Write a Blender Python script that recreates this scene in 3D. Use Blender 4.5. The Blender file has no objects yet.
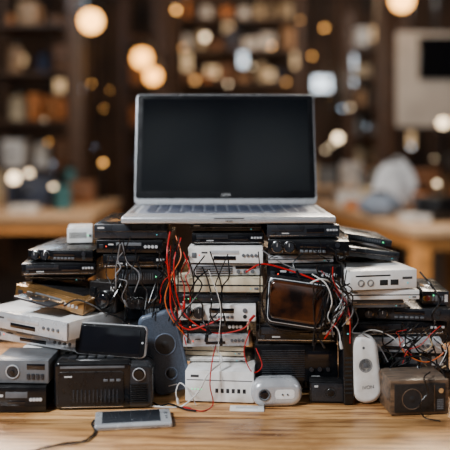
import bpy, bmesh, math, random
from mathutils import Vector, Matrix
R=math.radians
SC=bpy.context.scene; COL=SC.collection
F=768.0; HY=141.0; T=0.75; CH=0.424; H=T+CH
def X(px,Y): return (px-225)*Y/F
def Zr(py,Y): return CH-(py-HY)*Y/F
def P(px,py,Y): return Vector((X(px,Y),Y,T+Zr(py,Y)))
def TP(px,py,lift=0.0):      # point on the table top
    Y=(CH-lift)*F/(py-HY); return Vector((X(px,Y),Y,T+lift))
# ---------------------------------------------------------------- materials
MC={}
def mat(name,rgb,rough=.5,metal=0,var=.25,scale=40,bump=.05,dust=.0,emit=0,stretch=(1,1,1),rgb2=None,coat=0):
    if name in MC: return MC[name]
    m=bpy.data.materials.new(name); m.use_nodes=True; nt=m.node_tree; N=nt.nodes; L=nt.links
    b=N['Principled BSDF']; tc=N.new('ShaderNodeTexCoord'); mp=N.new('ShaderNodeMapping'); mp.inputs['Scale'].default_value=stretch
    L.new(tc.outputs['Object'],mp.inputs['Vector'])
    nz=N.new('ShaderNodeTexNoise'); nz.inputs['Scale'].default_value=scale; nz.inputs['Detail'].default_value=6
    L.new(mp.outputs['Vector'],nz.inputs['Vector'])
    mx=N.new('ShaderNodeMix'); mx.data_type='RGBA'
    c2=rgb2 or tuple(c*(1-var) for c in rgb)
    mx.inputs[6].default_value=(*c2,1); mx.inputs[7].default_value=(*rgb,1)
    cr=N.new('ShaderNodeValToRGB'); cr.color_ramp.elements[0].position=.35; cr.color_ramp.elements[1].position=.6
    L.new(nz.outputs['Fac'],cr.inputs['Fac']); L.new(cr.outputs['Color'],mx.inputs[0])
    out=mx.outputs[2]
    if dust>0:
        g=N.new('ShaderNodeNewGeometry'); sx=N.new('ShaderNodeSeparateXYZ'); L.new(g.outputs['Normal'],sx.inputs[0])
        mu=N.new('ShaderNodeMath'); mu.operation='MULTIPLY'; mu.use_clamp=True; L.new(sx.outputs['Z'],mu.inputs[0]); L.new(nz.outputs['Fac'],mu.inputs[1])
        m2=N.new('ShaderNodeMath'); m2.operation='MULTIPLY'; m2.use_clamp=True; L.new(mu.outputs[0],m2.inputs[0]); m2.inputs[1].default_value=dust
        dm=N.new('ShaderNodeMix'); dm.data_type='RGBA'; L.new(m2.outputs[0],dm.inputs[0]); L.new(out,dm.inputs[6]); dm.inputs[7].default_value=(.30,.26,.22,1); out=dm.outputs[2]
    L.new(out,b.inputs['Base Color'])
    mr=N.new('ShaderNodeMapRange'); mr.inputs['To Min'].default_value=max(.03,rough-.1); mr.inputs['To Max'].default_value=min(1,rough+.12)
    L.new(nz.outputs['Fac'],mr.inputs['Value']); L.new(mr.outputs[0],b.inputs['Roughness'])
    b.inputs['Metallic'].default_value=metal
    if coat: b.inputs['Coat Weight'].default_value=coat; b.inputs['Coat Roughness'].default_value=.08
    if bump>0:
        bp=N.new('ShaderNodeBump'); bp.inputs['Strength'].default_value=bump; bp.inputs['Distance'].default_value=.001
        L.new(nz.outputs['Fac'],bp.inputs['Height']); L.new(bp.outputs[0],b.inputs['Normal'])
    if emit: b.inputs['Emission Color'].default_value=(*rgb,1); b.inputs['Emission Strength'].default_value=emit
    MC[name]=m; return m
BLK=mat('black_plastic',(.005,.006,.008),.18,dust=.06)
BLK2=mat('black_metal_case',(.008,.0078,.009),.28,.2,dust=.2,scale=120,bump=.12)
CHA=mat('charcoal_plastic',(.018,.021,.027),.27,dust=.1)
SLV=mat('silver_plastic',(.64,.66,.69),.26,.35,scale=25,dust=.12,rgb2=(.46,.47,.50))
ALU=mat('brushed_aluminium',(.62,.64,.67),.28,.55,var=.08,scale=60,stretch=(1,30,30))
WHT=mat('white_plastic',(.90,.90,.90),.28,0,scale=22,dust=.12,rgb2=(.68,.65,.60))
CRM=mat('cream_plastic',(.74,.64,.46),.38,0,scale=22,dust=.1,rgb2=(.5,.42,.3))
GRY=mat('grey_plastic',(.13,.14,.155),.34,.1,var=.25,dust=.12)
SLT=mat('slate_plastic',(.11,.14,.195),.26,.15,var=.12)
SLG=mat('slate_grille',(.06,.078,.11),.4,.2,scale=500,bump=.3,var=.3)
GLD=mat('bronze_lacquer',(.40,.21,.07),.2,.6,var=.6,scale=15,dust=.05,coat=.7)
GLS=mat('dark_display_glass',(.005,.006,.009),.07,0,var=.1,bump=0,coat=.5)
PGL=mat('grey_screen_glass',(.035,.04,.05),.1,0,var=.3,scale=10,bump=0,coat=.5)
SCR=mat('laptop_screen_glass',(.002,.0032,.005),.08,0,var=.3,scale=3,bump=0)
BRN=mat('amber_screen_glass',(.07,.021,.007),.08,.2,rgb2=(.006,.004,.004),scale=26,bump=0,coat=1)
CHR=mat('chrome_trim',(.75,.75,.76),.18,1,var=.05)
KEY=mat('key_well_plastic',(.16,.185,.24),.5)
RUB=mat('rubber',(.008,.008,.008),.8)
CON=mat('speaker_cone',(.016,.016,.018),.5,0,scale=200,bump=.3)
MSH=mat('speaker_mesh',(.022,.019,.018),.45,.2,scale=500,bump=.4,var=.5)
LEDG=mat('green_led',(.1,.9,.35),.4,emit=1.5); LEDR=mat('red_led',(.9,.05,.02),.4,emit=1.5); LEDB=mat('cyan_display',(.12,.55,.6),.4,emit=.5)
INK=mat('printed_ink',(.05,.05,.055),.6); INKW=mat('pale_print',(.6,.6,.6),.5)
GOLDP=mat('brass_contact',(.6,.42,.15),.3,1)
CB=mat('black_cable',(.006,.006,.007),.24); CW=mat('white_cable',(.66,.65,.63),.4,var=.1); CR=mat('red_cable',(.46,.005,.007),.3,var=.2)
CG=mat('grey_cable',(.18,.18,.19),.45); CO=mat('orange_cable',(.6,.12,.02),.4); CT=mat('tan_cable',(.5,.36,.2),.45)
# ---------------------------------------------------------------- mesh builder
class MB:
    def __init__(s): s.bm=bmesh.new()
    def _add(s,t,M):
        t.transform(M); me=bpy.data.meshes.new('t'); t.to_mesh(me); t.free(); s.bm.from_mesh(me); bpy.data.meshes.remove(me)
    def box(s,c,d,bev=0,M=None,seg=2,taper=None):
        t=bmesh.new(); bmesh.ops.create_cube(t,size=1)
        for v in t.verts: v.co=Vector((v.co.x*d[0],v.co.y*d[1],v.co.z*d[2]))
        if taper:
            for v in t.verts:
                if v.co.z>0: v.co.x*=taper; v.co.y*=taper
        if bev>0: bmesh.ops.bevel(t,geom=list(t.edges),offset=min(bev,min(d)*.45),segments=seg,affect='EDGES',profile=.5)
        s._add(t,Matrix.Translation(c)@(M or Matrix()))
        return s
    def cyl(s,c,r,h,axis='Y',r2=None,seg=24,M=None):
        t=bmesh.new(); bmesh.ops.create_cone(t,cap_ends=True,segments=seg,radius1=r,radius2=r if r2 is None else r2,depth=h)
        rot={'Z':Matrix(),'Y':Matrix.Rotation(R(90),4,'X'),'X':Matrix.Rotation(R(90),4,'Y')}[axis]
        s._add(t,Matrix.Translation(c)@(M or Matrix())@rot); return s
    def ring(s,c,r,tr,axis='Y',sx=1,seg=32,ts=8):
        t=bmesh.new(); vs=[]
        for i in range(seg):
            a=2*math.pi*i/seg; row=[]
            for j in range(ts):
                b=2*math.pi*j/ts; q=r+tr*math.cos(b)
                row.append(t.verts.new((q*math.cos(a)*sx,q*math.sin(a),tr*math.sin(b))))
            vs.append(row)
        for i in range(seg):
            for j in range(ts): t.faces.new((vs[i][j],vs[(i+1)%seg][j],vs[(i+1)%seg][(j+1)%ts],vs[i][(j+1)%ts]))
        rot={'Z':Matrix(),'Y':Matrix.Rotation(R(90),4,'X'),'X':Matrix.Rotation(R(90),4,'Y')}[axis]
        s._add(t,Matrix.Translation(c)@rot); return s
    def sph(s,c,r,sc=(1,1,1),u=20,v=14):
        t=bmesh.new(); bmesh.ops.create_uvsphere(t,u_segments=u,v_segments=v,radius=r)
        s._add(t,Matrix.Translation(c)@Matrix.Diagonal((*sc,1))); return s
    def lathe(s,prof,c=(0,0,0),axis='Z',seg=28,sc=(1,1,1)):
        t=bmesh.new(); rows=[]
        for r,z in prof: rows.append([t.verts.new((max(r,1e-5)*math.cos(2*math.pi*i/seg),max(r,1e-5)*math.sin(2*math.pi*i/seg),z)) for i in range(seg)])
        for k in range(len(rows)-1):
            for i in range(seg): t.faces.new((rows[k][i],rows[k][(i+1)%seg],rows[k+1][(i+1)%seg],rows[k+1][i]))
        t.faces.new(rows[0][::-1]); t.faces.new(rows[-1])
        rot={'Z':Matrix(),'Y':Matrix.Rotation(R(90),4,'X'),'X':Matrix.Rotation(R(90),4,'Y')}[axis]
        s._add(t,Matrix.Translation(c)@rot@Matrix.Diagonal((*sc,1))); return s
    def slab(s,c,w,h,d,r,b,seg=8,bs=4,top=1.0):   # rounded rectangle in XZ, thick along Y
        t=bmesh.new(); rows=[]
        rings=[(-d/2+b*(1-math.cos(math.pi/2*k/bs)),b*(1-math.sin(math.pi/2*k/bs))) for k in range(bs+1)]
        rings+=[(-y0,i0) for (y0,i0) in rings[::-1]]
        for y,ins in rings:
            row=[]; rr=max(r-ins,.0003); ww=w/2-ins; hh=h/2-ins
            for (sx,sz,a0) in ((1,1,0),(-1,1,90),(-1,-1,180),(1,-1,270)):
                for j in range(seg+1):
                    a=R(a0+90*j/seg); x=sx*(ww-rr)+rr*math.cos(a); z=sz*(hh-rr)+rr*math.sin(a)
                    x*=1+(top-1)*(z/h+.5); row.append(t.verts.new((x,y,z)))
            rows.append(row)
        n=len(rows[0])
        for k in range(len(rows)-1):
            for i in range(n): t.faces.new((rows[k][i],rows[k][(i+1)%n],rows[k+1][(i+1)%n],rows[k+1][i]))
        t.faces.new(rows[0][::-1]); t.faces.new(rows[-1])
        s._add(t,Matrix.Translation(c)); return s
    def tube(s,pts,r,seg=8,sub=6):
        pts=[Vector(p) for p in pts]; q=[]
        pp=[pts[0]*2-pts[1]]+pts+[pts[-1]*2-pts[-2]]
        for i in range(1,len(pp)-2):
            for k in range(sub):
                t=k/sub; a,b,c,d=pp[i-1:i+3]
                q.append(.5*((2*b)+(c-a)*t+(2*a-5*b+4*c-d)*t*t+(3*b-a-3*c+d)*t**3))
        q.append(pts[-1])
        t=bmesh.new(); rows=[]; up=Vector((0.1,.3,1)).normalized(); pa=None
        for i,p in enumerate(q):
            d=(q[min(i+1,len(q)-1)]-q[max(i-1,0)])
            if d.length<1e-9: d=Vector((0,0,1))
            d.normalize()
            if pa is None:
                a=d.cross(up)
                if a.length<1e-3: a=d.cross(Vector((1,0,0)))
            else:
                a=pa-d*pa.dot(d)
                if a.length<1e-4: a=d.cross(Vector((1,.2,0)))
            a.normalize(); b=d.cross(a).normalized(); pa=a
            rows.append([t.verts.new(p+r*(math.cos(2*math.pi*j/seg)*a+math.sin(2*math.pi*j/seg)*b)) for j in range(seg)])
        for i in range(len(rows)-1):
            for j in range(seg): t.faces.new((rows[i][j],rows[i][(j+1)%seg],rows[i+1][(j+1)%seg],rows[i+1][j]))
        t.faces.new(rows[0][::-1]); t.faces.new(rows[-1]); s._add(t,Matrix()); return s
    def build(s,name,m,parent=None,loc=None,rot=None,label=None):
        bmesh.ops.recalc_face_normals(s.bm,faces=list(s.bm.faces))
        me=bpy.data.meshes.new(name); s.bm.to_mesh(me); s.bm.free()
        for p in me.polygons: p.use_smooth=True
        me.set_sharp_from_angle(angle=R(38)); me.materials.append(m)
        o=bpy.data.objects.new(name,me); COL.objects.link(o)
        if parent: o.parent=parent
        if loc is not None: o.location=loc
        if rot is not None: o.rotation_euler=rot
        if label: o['label']=label
        return o
def tag(o,label,cat,group=None,kind=None):
    o['label']=label; o['category']=cat
    if group: o['group']=group
    if kind: o['kind']=kind
    return o
def thing(name,label,cat,loc,rz=0,group=None,rot=None):
    o=bpy.data.objects.new(name,None); o.empty_display_size=.02; COL.objects.link(o); o.location=loc
    o.rotation_euler=rot if rot else (0,0,rz); return tag(o,label,cat,group)
def struct(o): o['kind']='structure'; return o
def text_part(name,s,size,m,parent,loc,rot=(math.pi/2,0,0)):
    cu=bpy.data.curves.new(name,'FONT'); cu.body=s; cu.size=size; cu.extrude=.0002; cu.align_x='CENTER'; cu.align_y='CENTER'
    to=bpy.data.objects.new('tmp',cu); me=bpy.data.meshes.new_from_object(to); bpy.data.objects.remove(to)
    me.materials.clear(); me.materials.append(m); o=bpy.data.objects.new(name,me); COL.objects.link(o); o.parent=parent; o.location=loc; o.rotation_euler=rot; return o
# ---------------------------------------------------------------- room
WALL=mat('dark_brown_plaster',(.075,.04,.024),.8,scale=1.5,var=.85)
WALLT=mat('dark_teal_plaster',(.03,.045,.055),.8,scale=2,var=.5)
FLR=mat('dark_floorboards',(.07,.05,.04),.45,scale=3,stretch=(8,1,1),var=.5)
CEI=mat('dark_ceiling_paint',(.03,.024,.02),.9,scale=2)
WD=mat('warm_pine',(.82,.36,.10),.5,scale=4,stretch=(2,14,14),var=.25)
WDD=mat('dark_walnut',(.09,.042,.021),.5,scale=4,stretch=(2,14,14),var=.4)
WDL=mat('pale_oak',(.66,.43,.25),.42,scale=4,stretch=(14,2,14),var=.25)
struct(MB().box((0,4,-.05),(9,13,.1)).build('floor',FLR))
struct(MB().box((0,4,3.45),(9,13,.1)).build('ceiling',CEI))
struct(MB().box((0,10.05,1.7),(9,.1,3.4)).build('wall_back',WALL))
struct(MB().box((0,-2.05,1.7),(9,.1,3.4)).build('wall_front',WALL))
struct(MB().box((-4.05,4,1.7),(.1,12,3.4)).build('wall_left',WALLT))
struct(MB().box((4.05,4,1.7),(.1,12,3.4)).build('wall_right',WALL))
struct(MB().box((0,9.98,.08),(8,.04,.16)).build('baseboard_back',WDD))
WIN=mat('cool_window_glow',(.78,.9,1),.5,emit=4,var=.5,scale=6)
WINW=mat('warm_window_glow',(1,.66,.34),.5,emit=1.3,var=.6,scale=6)
REFL=mat('added_reflection_glow',(.75,.88,1),.5,emit=.30,scale=2.2,rgb2=(.06,.08,.1))  # faint glow for the added panel behind the camera
k=0
for (px,py,w,h,m) in ((187,62,.10,.22,WINW),(212,72,.16,.12,WINW),(243,58,.08,.22,WIN),(268,75,.16,.12,WINW),(297,60,.1,.2,WINW),(322,84,.22,.18,WIN),(350,70,.11,.38,WIN),(376,34,.13,.16,WINW),(228,28,.1,.1,WINW),(60,80,.1,.3,WINW),(20,60,.14,.1,WINW),(402,140,.3,.2,WINW)):
    k+=1; c=P(px,py,9.98); c.y=9.985
    o=struct(MB().box((0,0,0),(w+.06,.03,h+.06)).build('window_%d'%k,WDD,loc=c))
    MB().box((0,-.018,0),(w,.008,h)).build('pane',m,o)
    MB().box((0,-.025,0),(.015,.01,h)).box((0,-.025,0),(w,.01,.015)).build('mullion',WDD,o)
o=struct(MB().box((0,0,0),(2.7,.03,1.3)).build('window_13',WDD,loc=(-.5,-1.985,2.35)))  # unseen glowing panel, added to reflect in the screen and glossy cases
MB().box((0,.018,0),(2.6,.008,1.2)).build('pane',REFL,o); MB().box((0,.028,0),(.05,.012,1.2)).box((-.65,.028,0),(.05,.012,1.2)).box((.65,.028,0),(.05,.012,1.2)).box((0,.028,0),(2.6,.012,.05)).build('mullion',WDD,o)
# ---------------------------------------------------------------- main table
def wood_table_mat():
    m=bpy.data.materials.new('worn_oak_boards'); m.use_nodes=True; N=m.node_tree.nodes; L=m.node_tree.links; b=N['Principled BSDF']
    tc=N.new('ShaderNodeTexCoord'); mp=N.new('ShaderNodeMapping'); mp.inputs['Scale'].default_value=(1.2,16,16); L.new(tc.outputs['Object'],mp.inputs['Vector'])
    n1=N.new('ShaderNodeTexNoise'); n1.inputs['Scale'].default_value=5; n1.inputs['Detail'].default_value=9; n1.inputs['Distortion'].default_value=1.0; L.new(mp.outputs[0],n1.inputs['Vector'])
    cr=N.new('ShaderNodeValToRGB'); e=cr.color_ramp.elements
    e[0].position=.33; e[0].color=(.26,.105,.03,1); e[1].position=.66; e[1].color=(.76,.44,.19,1); q=e.new(.5); q.color=(.60,.31,.115,1)
    L.new(n1.outputs['Fac'],cr.inputs['Fac'])
    mp2=N.new('ShaderNodeMapping'); mp2.inputs['Scale'].default_value=(2,60,60); L.new(tc.outputs['Object'],mp2.inputs['Vector'])
    n2=N.new('ShaderNodeTexNoise'); n2.inputs['Scale'].default_value=4; n2.inputs['Detail'].default_value=5; L.new(mp2.outputs[0],n2.inputs['Vector'])
    c2=N.new('ShaderNodeValToRGB'); c2.color_ramp.elements[0].position=.37; c2.color_ramp.elements[0].color=(.16,.09,.06,1); c2.color_ramp.elements[1].position=.45; c2.color_ramp.elements[1].color=(1,1,1,1)
    L.new(n2.outputs['Fac'],c2.inputs['Fac'])
    mx=N.new('ShaderNodeMix'); mx.data_type='RGBA'; mx.blend_type='MULTIPLY'; mx.inputs[0].default_value=.85; L.new(cr.outputs[0],mx.inputs[6]); L.new(c2.outputs[0],mx.inputs[7])
    n3=N.new('ShaderNodeTexNoise'); n3.inputs['Scale'].default_value=9; n3.inputs['Detail'].default_value=6; L.new(tc.outputs['Object'],n3.inputs['Vector'])
    c3=N.new('ShaderNodeValToRGB'); c3.color_ramp.elements[0].position=.38; c3.color_ramp.elements[0].color=(.58,.5,.44,1); c3.color_ramp.elements[1].position=.55; c3.color_ramp.elements[1].color=(1,1,1,1); L.new(n3.outputs['Fac'],c3.inputs['Fac'])
    m3=N.new('ShaderNodeMix'); m3.data_type='RGBA'; m3.blend_type='MULTIPLY'; m3.inputs[0].default_value=.85; L.new(mx.outputs[2],m3.inputs[6]); L.new(c3.outputs[0],m3.inputs[7]); L.new(m3.outputs[2],b.inputs['Base Color'])
    rr=N.new('ShaderNodeMapRange'); rr.inputs['To Min'].default_value=.16; rr.inputs['To Max'].default_value=.46; L.new(n3.outputs['Fac'],rr.inputs['Value']); L.new(rr.outputs[0],b.inputs['Roughness'])
    bp=N.new('ShaderNodeBump'); bp.inputs['Strength'].default_value=.5; bp.inputs['Distance'].default_value=.002; L.new(n2.outputs['Fac'],bp.inputs['Height']); L.new(bp.outputs[0],b.inputs['Normal'])
    return m
TW=wood_table_mat()
t=thing('workbench','worn honey coloured wooden table carrying the heap of electronics','table',(0,1.15,0))
y=.66; m=MB()
for wd in (.17,.21,.135,.2,.24):
    m.box((0,y+wd/2-1.15,T-.02),(1.7,wd-.0022,.04),.002); y+=wd
m.build('tabletop',TW,t)
for sx in (-1,1):
    for yy in (-.42,.38): MB().box((sx*.76,yy,.355),(.07,.07,.71),.004).build('leg',TW,t)
MB().box((0,-.42,.66),(1.45,.025,.1),.002).box((0,.38,.66),(1.45,.025,.1),.002).build('apron',TW,t)
# ---------------------------------------------------------------- deck style devices
HF=.0022
def deck(label,w,h,d,loc,rot,body,face,style,name='media_player',cat='media player',feet=True,group=None):
    root=thing(name,label,cat,loc,0,group,rot=rot if isinstance(rot,tuple) else (0,0,rot)); hf=HF if feet else 0
    if feet:
        for sx in (-1,1):
            for sy in (-1,1): MB().cyl((sx*(w/2-.012),sy*(d/2-.014),hf/2),.006,hf,'Z',seg=12).build('foot',RUB,root)
    hb=h-hf
    MB().box((0,.001,hf+hb/2),(w-.001,d-.002,hb),.0014).build('case',body,root)
    MB().box((0,-d/2-.0005,hf+hb/2),(w,.005,hb-.0008),.0013).build('front_panel',face,root)
    y0=-d/2-.003
    def U(u): return (u-.5)*w
    def V(v): return hf+v*hb
    def rect(n,u0,u1,v0,v1,t,mt,bev=.0004,par=root):
        return MB().box((U((u0+u1)/2),y0-t/2+.0003,V((v0+v1)/2)),((u1-u0)*w,t,(v1-v0)*hb),bev).build(n,mt,par)
    def knob(n,u,v,r,t,mt):
        o=MB().cyl((U(u),y0-t/2+.0003,V(v)),r,t,'Y',r2=r*.92).build(n,mt,root); return o
    light= face in (WHT,CRM,SLV,ALU)
    dk=INK if light else INKW; btn=GRY if light else CHA
    if style=='vcr':
        rect('cassette_door',.06,.5,.5,.85,.0012,CHA if not light else GRY); rect('display',.54,.78,.35,.72,.001,GLS)
        for i in range(4): rect('button',.82+.04*i,.85+.04*i,.5,.66,.002,SLV if not light else GRY)
        rect('trim_strip',.03,.97,.14,.2,.0008,CHR if not light else GRY); rect('power_button',.06,.11,.27,.42,.002,btn)
        rect('logo_mark',.2,.3,.3,.38,.0006,dk,0)
    elif style=='dvd':
        rect('disc_tray',.3,.68,.56,.8,.0012,SLV if light else GRY); rect('display',.34,.64,.2,.45,.001,GLS)
        rect('power_button',.05,.11,.35,.65,.002,btn); knob('led',.15,.5,.0012,.001,LEDR)
        for i in range(4): knob('button',.74+.055*i,.5,.0028,.0022,btn if light else SLV)
        rect('logo_mark',.18,.26,.6,.7,.0006,dk,0)
    elif style=='amp':
        r=min(.009,hb*.33)
        for u in (.12,.27): MB().ring((U(u),y0-.0005,V(.5)),r*1.15,.0006).build('knob_ring',CHR,root); o=knob('knob',u,.5,r,.008,CHA); MB().box((U(u),y0-.0083,V(.5)+r*.5),(.0008,.0006,r*.7)).build('pointer',INKW,o)
        rect('display',.4,.72,.5,.8,.001,GLS); 
        for i in range(6): rect('button',.4+.055*i,.44+.055*i,.18,.34,.0018,GRY)
        knob('headphone_socket',.86,.3,.0035,.001,RUB); knob('button',.86,.68,.004,.002,btn)
    elif style=='ports':
        for i in range(5):
            o=knob('socket',.1+.06*i,.5,min(.0045,hb*.2),.003,[GOLDP,CR,CW,GOLDP,GRY][i])
        rect('port',.45,.56,.3,.7,.001,GRY); rect('port',.6,.68,.35,.65,.001,GRY); rect('port',.72,.78,.35,.65,.001,GRY); rect('rating_plate',.83,.95,.25,.75,.0005,INKW if not light else SLV,0)
        knob('led',.41,.7,.0012,.001,LEDG)
    elif style=='vent':
        m=MB()
        for i in range(14): m.box((U(.1+.05*i),y0,V(.52)),(w*.022,.0012,hb*.4),.0003)
        m.build('vent',GRY if not light else RUB,root); rect('button',.86,.94,.4,.6,.002,btn); knob('led',.82,.5,.0012,.001,LEDG)
    elif style=='grille':
        m=MB(); n=max(3,int(hb/.0045))
        for i in range(n): m.box((U(.34),y0-.0003,V(.12+.76*(i+.5)/n)),(w*.52,.0016,hb*.76/n*.5),.0003)
        m.build('grille',CHA,root); rect('display',.64,.93,.56,.82,.001,GLS)
        for i in range(3): knob('button',.68+.1*i,.34,.0035,.003,btn)
        rect('logo_mark',.68,.78,.12,.17,.0006,dk,0)
    elif style=='switch':
        ph=min(.3,.007/hb)
        for i in range(6): rect('port',.44+.08*i,.485+.08*i,.3,.3+ph,.0008,CHA)
        for i in range(4): knob('led',.1+.045*i,.4,.001,.001,LEDG)
        rect('seam',.02,.98,.68,.71,.0005,GRY,0); rect('logo_mark',.08,.2,.78,.86,.0006,dk,0)
    elif style=='console':
        rect('disc_slot',.08,.6,.68,.76,.0006,RUB)
        for u in (.16,.3): MB().ring((U(u),y0-.0003,V(.36)),min(.005,hb*.16),.0008).build('button_ring',GRY,root); knob('button',u,.36,.0028,.0015,WHT)
        rect('port',.44,.56,.22,.5,.0008,RUB); rect('port',.6,.72,.22,.5,.0008,RUB); rect('logo_mark',.78,.93,.5,.62,.0006,dk,0); knob('led',.86,.3,.0014,.001,LEDB)
    elif style=='slim':
        rect('trim_strip',.0,1,.44,.54,.0006,RUB if light else CHR,0); rect('button',.9,.95,.2,.36,.0012,btn); rect('logo_mark',.05,.14,.68,.8,.0005,dk,0); knob('led',.86,.27,.001,.0008,LEDB)
    elif style=='radio':
        MB().ring((U(.34),y0-.001,V(.5)),hb*.27,.0011).build('dial_ring',SLV,root); knob('dial',.34,.5,hb*.24,.003,CHA); knob('dial_hub',.34,.5,hb*.09,.006,BLK)
        rect('tuning_window',.6,.93,.6,.84,.001,GLS)
        for i in range(4): rect('button',.6+.085*i,.66+.085*i,.2,.42,.002,CHA)
    if d>.1:
        m=MB()
        for i in range(7): m.box((0,.0-d*.05+i*.006,h+.0001),(w*.4,.0022,.0003))
        m.build('top_vent',RUB,root)
    return root
jit=random.Random(21)
def stk(items,z=0.0):
    for it in items:
        px0,px1,pt,Yf,d,rot,body,face,style,label=it[:10]
        nm,ct=(it[10],it[11]) if len(it)>10 else ('media_player','media player')
        zt=pt if pt<1 else Zr(pt,Yf)
        w=X(px1,Yf)-X(px0,Yf); xc=(X(px0,Yf)+X(px1,Yf))/2; a=R(rot+jit.uniform(-1.6,1.6))
        cx=xc-math.sin(a)*d/2; cy=Yf+.003+math.cos(a)*d/2
        deck(label,w,zt-z,d,(cx,cy,T+z),a,body,face,style,nm,ct); z=zt
    return z
def cornerdeck(pxc,Yc,w,d,rot,z0,z1,body,face,style,label,name='media_player',cat='media player',roll=0,pitch=0):
    a=R(rot); lx,ly=w/2,-d/2; ox=lx*math.cos(a)-ly*math.sin(a); oy=lx*math.sin(a)+ly*math.cos(a)
    return deck(label,w,z1-z0,d,(X(pxc,Yc)-ox,Yc-oy,T+z0+(w/2)*abs(math.sin(R(roll)))+(d/2)*abs(math.sin(R(pitch)))),(R(pitch),R(roll),a),body,face,style,name,cat)
LZ=.284
stk([(132,172,372,1.305,.16,0,BLK2,BLK,'vent','plain black vented box at the bottom of the dark column left of the red wires','power_supply','power supply'),
 (130,171,345,1.305,.16,1,BLK,BLK,'ports','small black box second from the bottom behind the tilted slate speaker','network_box','network box'),
 (129,173,320,1.305,.16,-1,BLK2,CHA,'grille','charcoal grilled box directly under the black twin-knob amplifier','tuner','tuner'),
 (127,172,287,1.298,.17,0,BLK,BLK,'amp','small black amplifier with two big knobs left of the red wires','amplifier','amplifier'),
 (118,164,269,1.305,.17,6,BLK2,CHA,'vent','black vented box lying on the small twin-knob amplifier','power_supply','power supply'),
 (103,168,254,1.30,.18,2,BLK,BLK,'vcr','black cassette player third below the left end of the laptop','cassette_player','cassette player'),
 (96,163,240,1.295,.19,-4,BLK2,BLK,'dvd','black disc player second below the left end of the laptop'),
 (94,167,LZ,1.295,.20,0,BLK,CHA,'slim','thin charcoal player directly under the left end of the laptop')])
stk([(185,254,371,1.24,.15,-6,WHT,WHT,'switch','white router with a row of small ports at the foot of the centre column','router','router'),
 (181,246,358,1.285,.17,1,WHT,WHT,'slim','thin white device lying on the ported white router','set_top_box','set top box'),
 (184,244,346,1.29,.17,-4,CRM,CRM,'slim','short cream box low in the centre column','modem','modem'),
 (183,249,335,1.278,.17,4,SLV,SLV,'dvd','thin silver disc player low in the centre column on the short cream box'),
 (180,247,321,1.285,.18,1,BLK,BLK,'dvd','black disc player low in the centre column, between thin silver and white boxes'),
 (178,256,305,1.275,.18,-3,WHT,WHT,'amp','white player with two dark knobs in the middle of the centre column','amplifier','amplifier'),
 (176,261,293,1.285,.18,1,GRY,CHA,'switch','dark grey switch box with ports under the wide cream box','network_switch','network switch'),
 (175,263,278,1.278,.19,-1,CRM,CRM,'slim','wide cream box with dark centre line in the centre column','set_top_box','set top box'),
 (190,261,264,1.288,.18,3,CHA,SLV,'grille','silver fronted grilled tuner fourth from top of the centre column','tuner','tuner'),
 (188,263,247,1.280,.19,-1,WHT,WHT,'dvd','white disc player two below the laptop middle with silver tuner beneath'),
 (192,264,233,1.295,.19,0,BLK,BLK,'vcr','black cassette player second below the middle of the laptop','cassette_player','cassette player'),
 (190,261,LZ,1.30,.20,0,BLK2,CHA,'slim','very thin charcoal player right under the middle of the laptop')])
stk([(256,339,378,1.30,.18,0,BLK,BLK,'vent','low black case behind the silver pebble speaker','computer_case','computer'),
 (255,338,345,1.27,.20,1,BLK2,BLK,'grille','tall black stereo with wide grille behind the silver pebble speaker','stereo','stereo'),
 (256,337,325,1.272,.20,-1,CHA,BLK,'vcr','black cassette deck with chrome line under the amber glass monitor','cassette_player','cassette player'),
 (270,339,302,1.325,.16,0,BLK2,CHA,'ports','charcoal box with sockets hidden behind the amber glass monitor','network_box','network box'),
 (270,341,281,1.32,.16,1,BLK,BLK,'vent','black vented box behind the top of the amber glass monitor','power_supply','power supply'),
 (267,342,265,1.282,.19,-4,BLK2,BLK,'dvd','black disc player just above the amber glass monitor'),
 (268,334,255,1.288,.18,5,SLV,SLV,'slim','thin silver player between black players near the right end of the laptop'),
 (268,349,240,1.272,.18,-8,BLK,BLK,'amp','black receiver with two knobs second below the laptop right end','receiver','receiver'),
 (267,340,LZ,1.285,.20,4,BLK,CHA,'vcr','charcoal cassette deck directly under the right end of the laptop','cassette_player','cassette player')])
stk([(18,118,.032,1.30,.17,0,BLK2,BLK,'vent','flat black case on the table behind the radio recorder','computer_case','computer'),
 (20,119,.058,1.298,.17,-2,CHA,CHA,'dvd','charcoal disc player behind the radio recorder'),
 (22,120,.080,1.28,.18,-4,WHT,WHT,'switch','white switch box with ports under the two turned silver players','network_switch','network switch')])
cornerdeck(80,1.243,.19,.13,-28,.080,.104,SLV,SLV,'dvd','lower of two silver disc players turned to the left')
cornerdeck(68,1.218,.20,.165,-34,.104,.136,WHT,SLV,'dvd','upper silver video recorder turned left with a pale top','video_recorder','video recorder')
g=cornerdeck(84,1.258,.14,.125,-24,.136,.161,GLD,GLD,'dvd','bronze and black player with its tray open lying tilted on the silver video recorder',roll=8)
MB().box((-.005,-.085,.016),(.075,.04,.004),.0015).build('open_tray',CHA,g); MB().ring((-.005,-.085,.0182),.016,.0008,'Z').build('tray_rim',GLD,g)
MB().box((0,.005,.0252),(.10,.085,.0012),.0005).build('top_plate',BLK,g)
stk([(24,86,275,1.33,.14,-7,CHA,BLK,'slim','thin black player resting on the bronze player'),
 (22,95,263,1.31,.16,5,BLK,BLK,'vcr','black cassette player second from top of the left heap','cassette_player','cassette player'),
 (27,94,250,1.317,.17,-6,BLK2,BLK,'amp','black amplifier topping the left heap','amplifier','amplifier')],z=.180)
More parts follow.
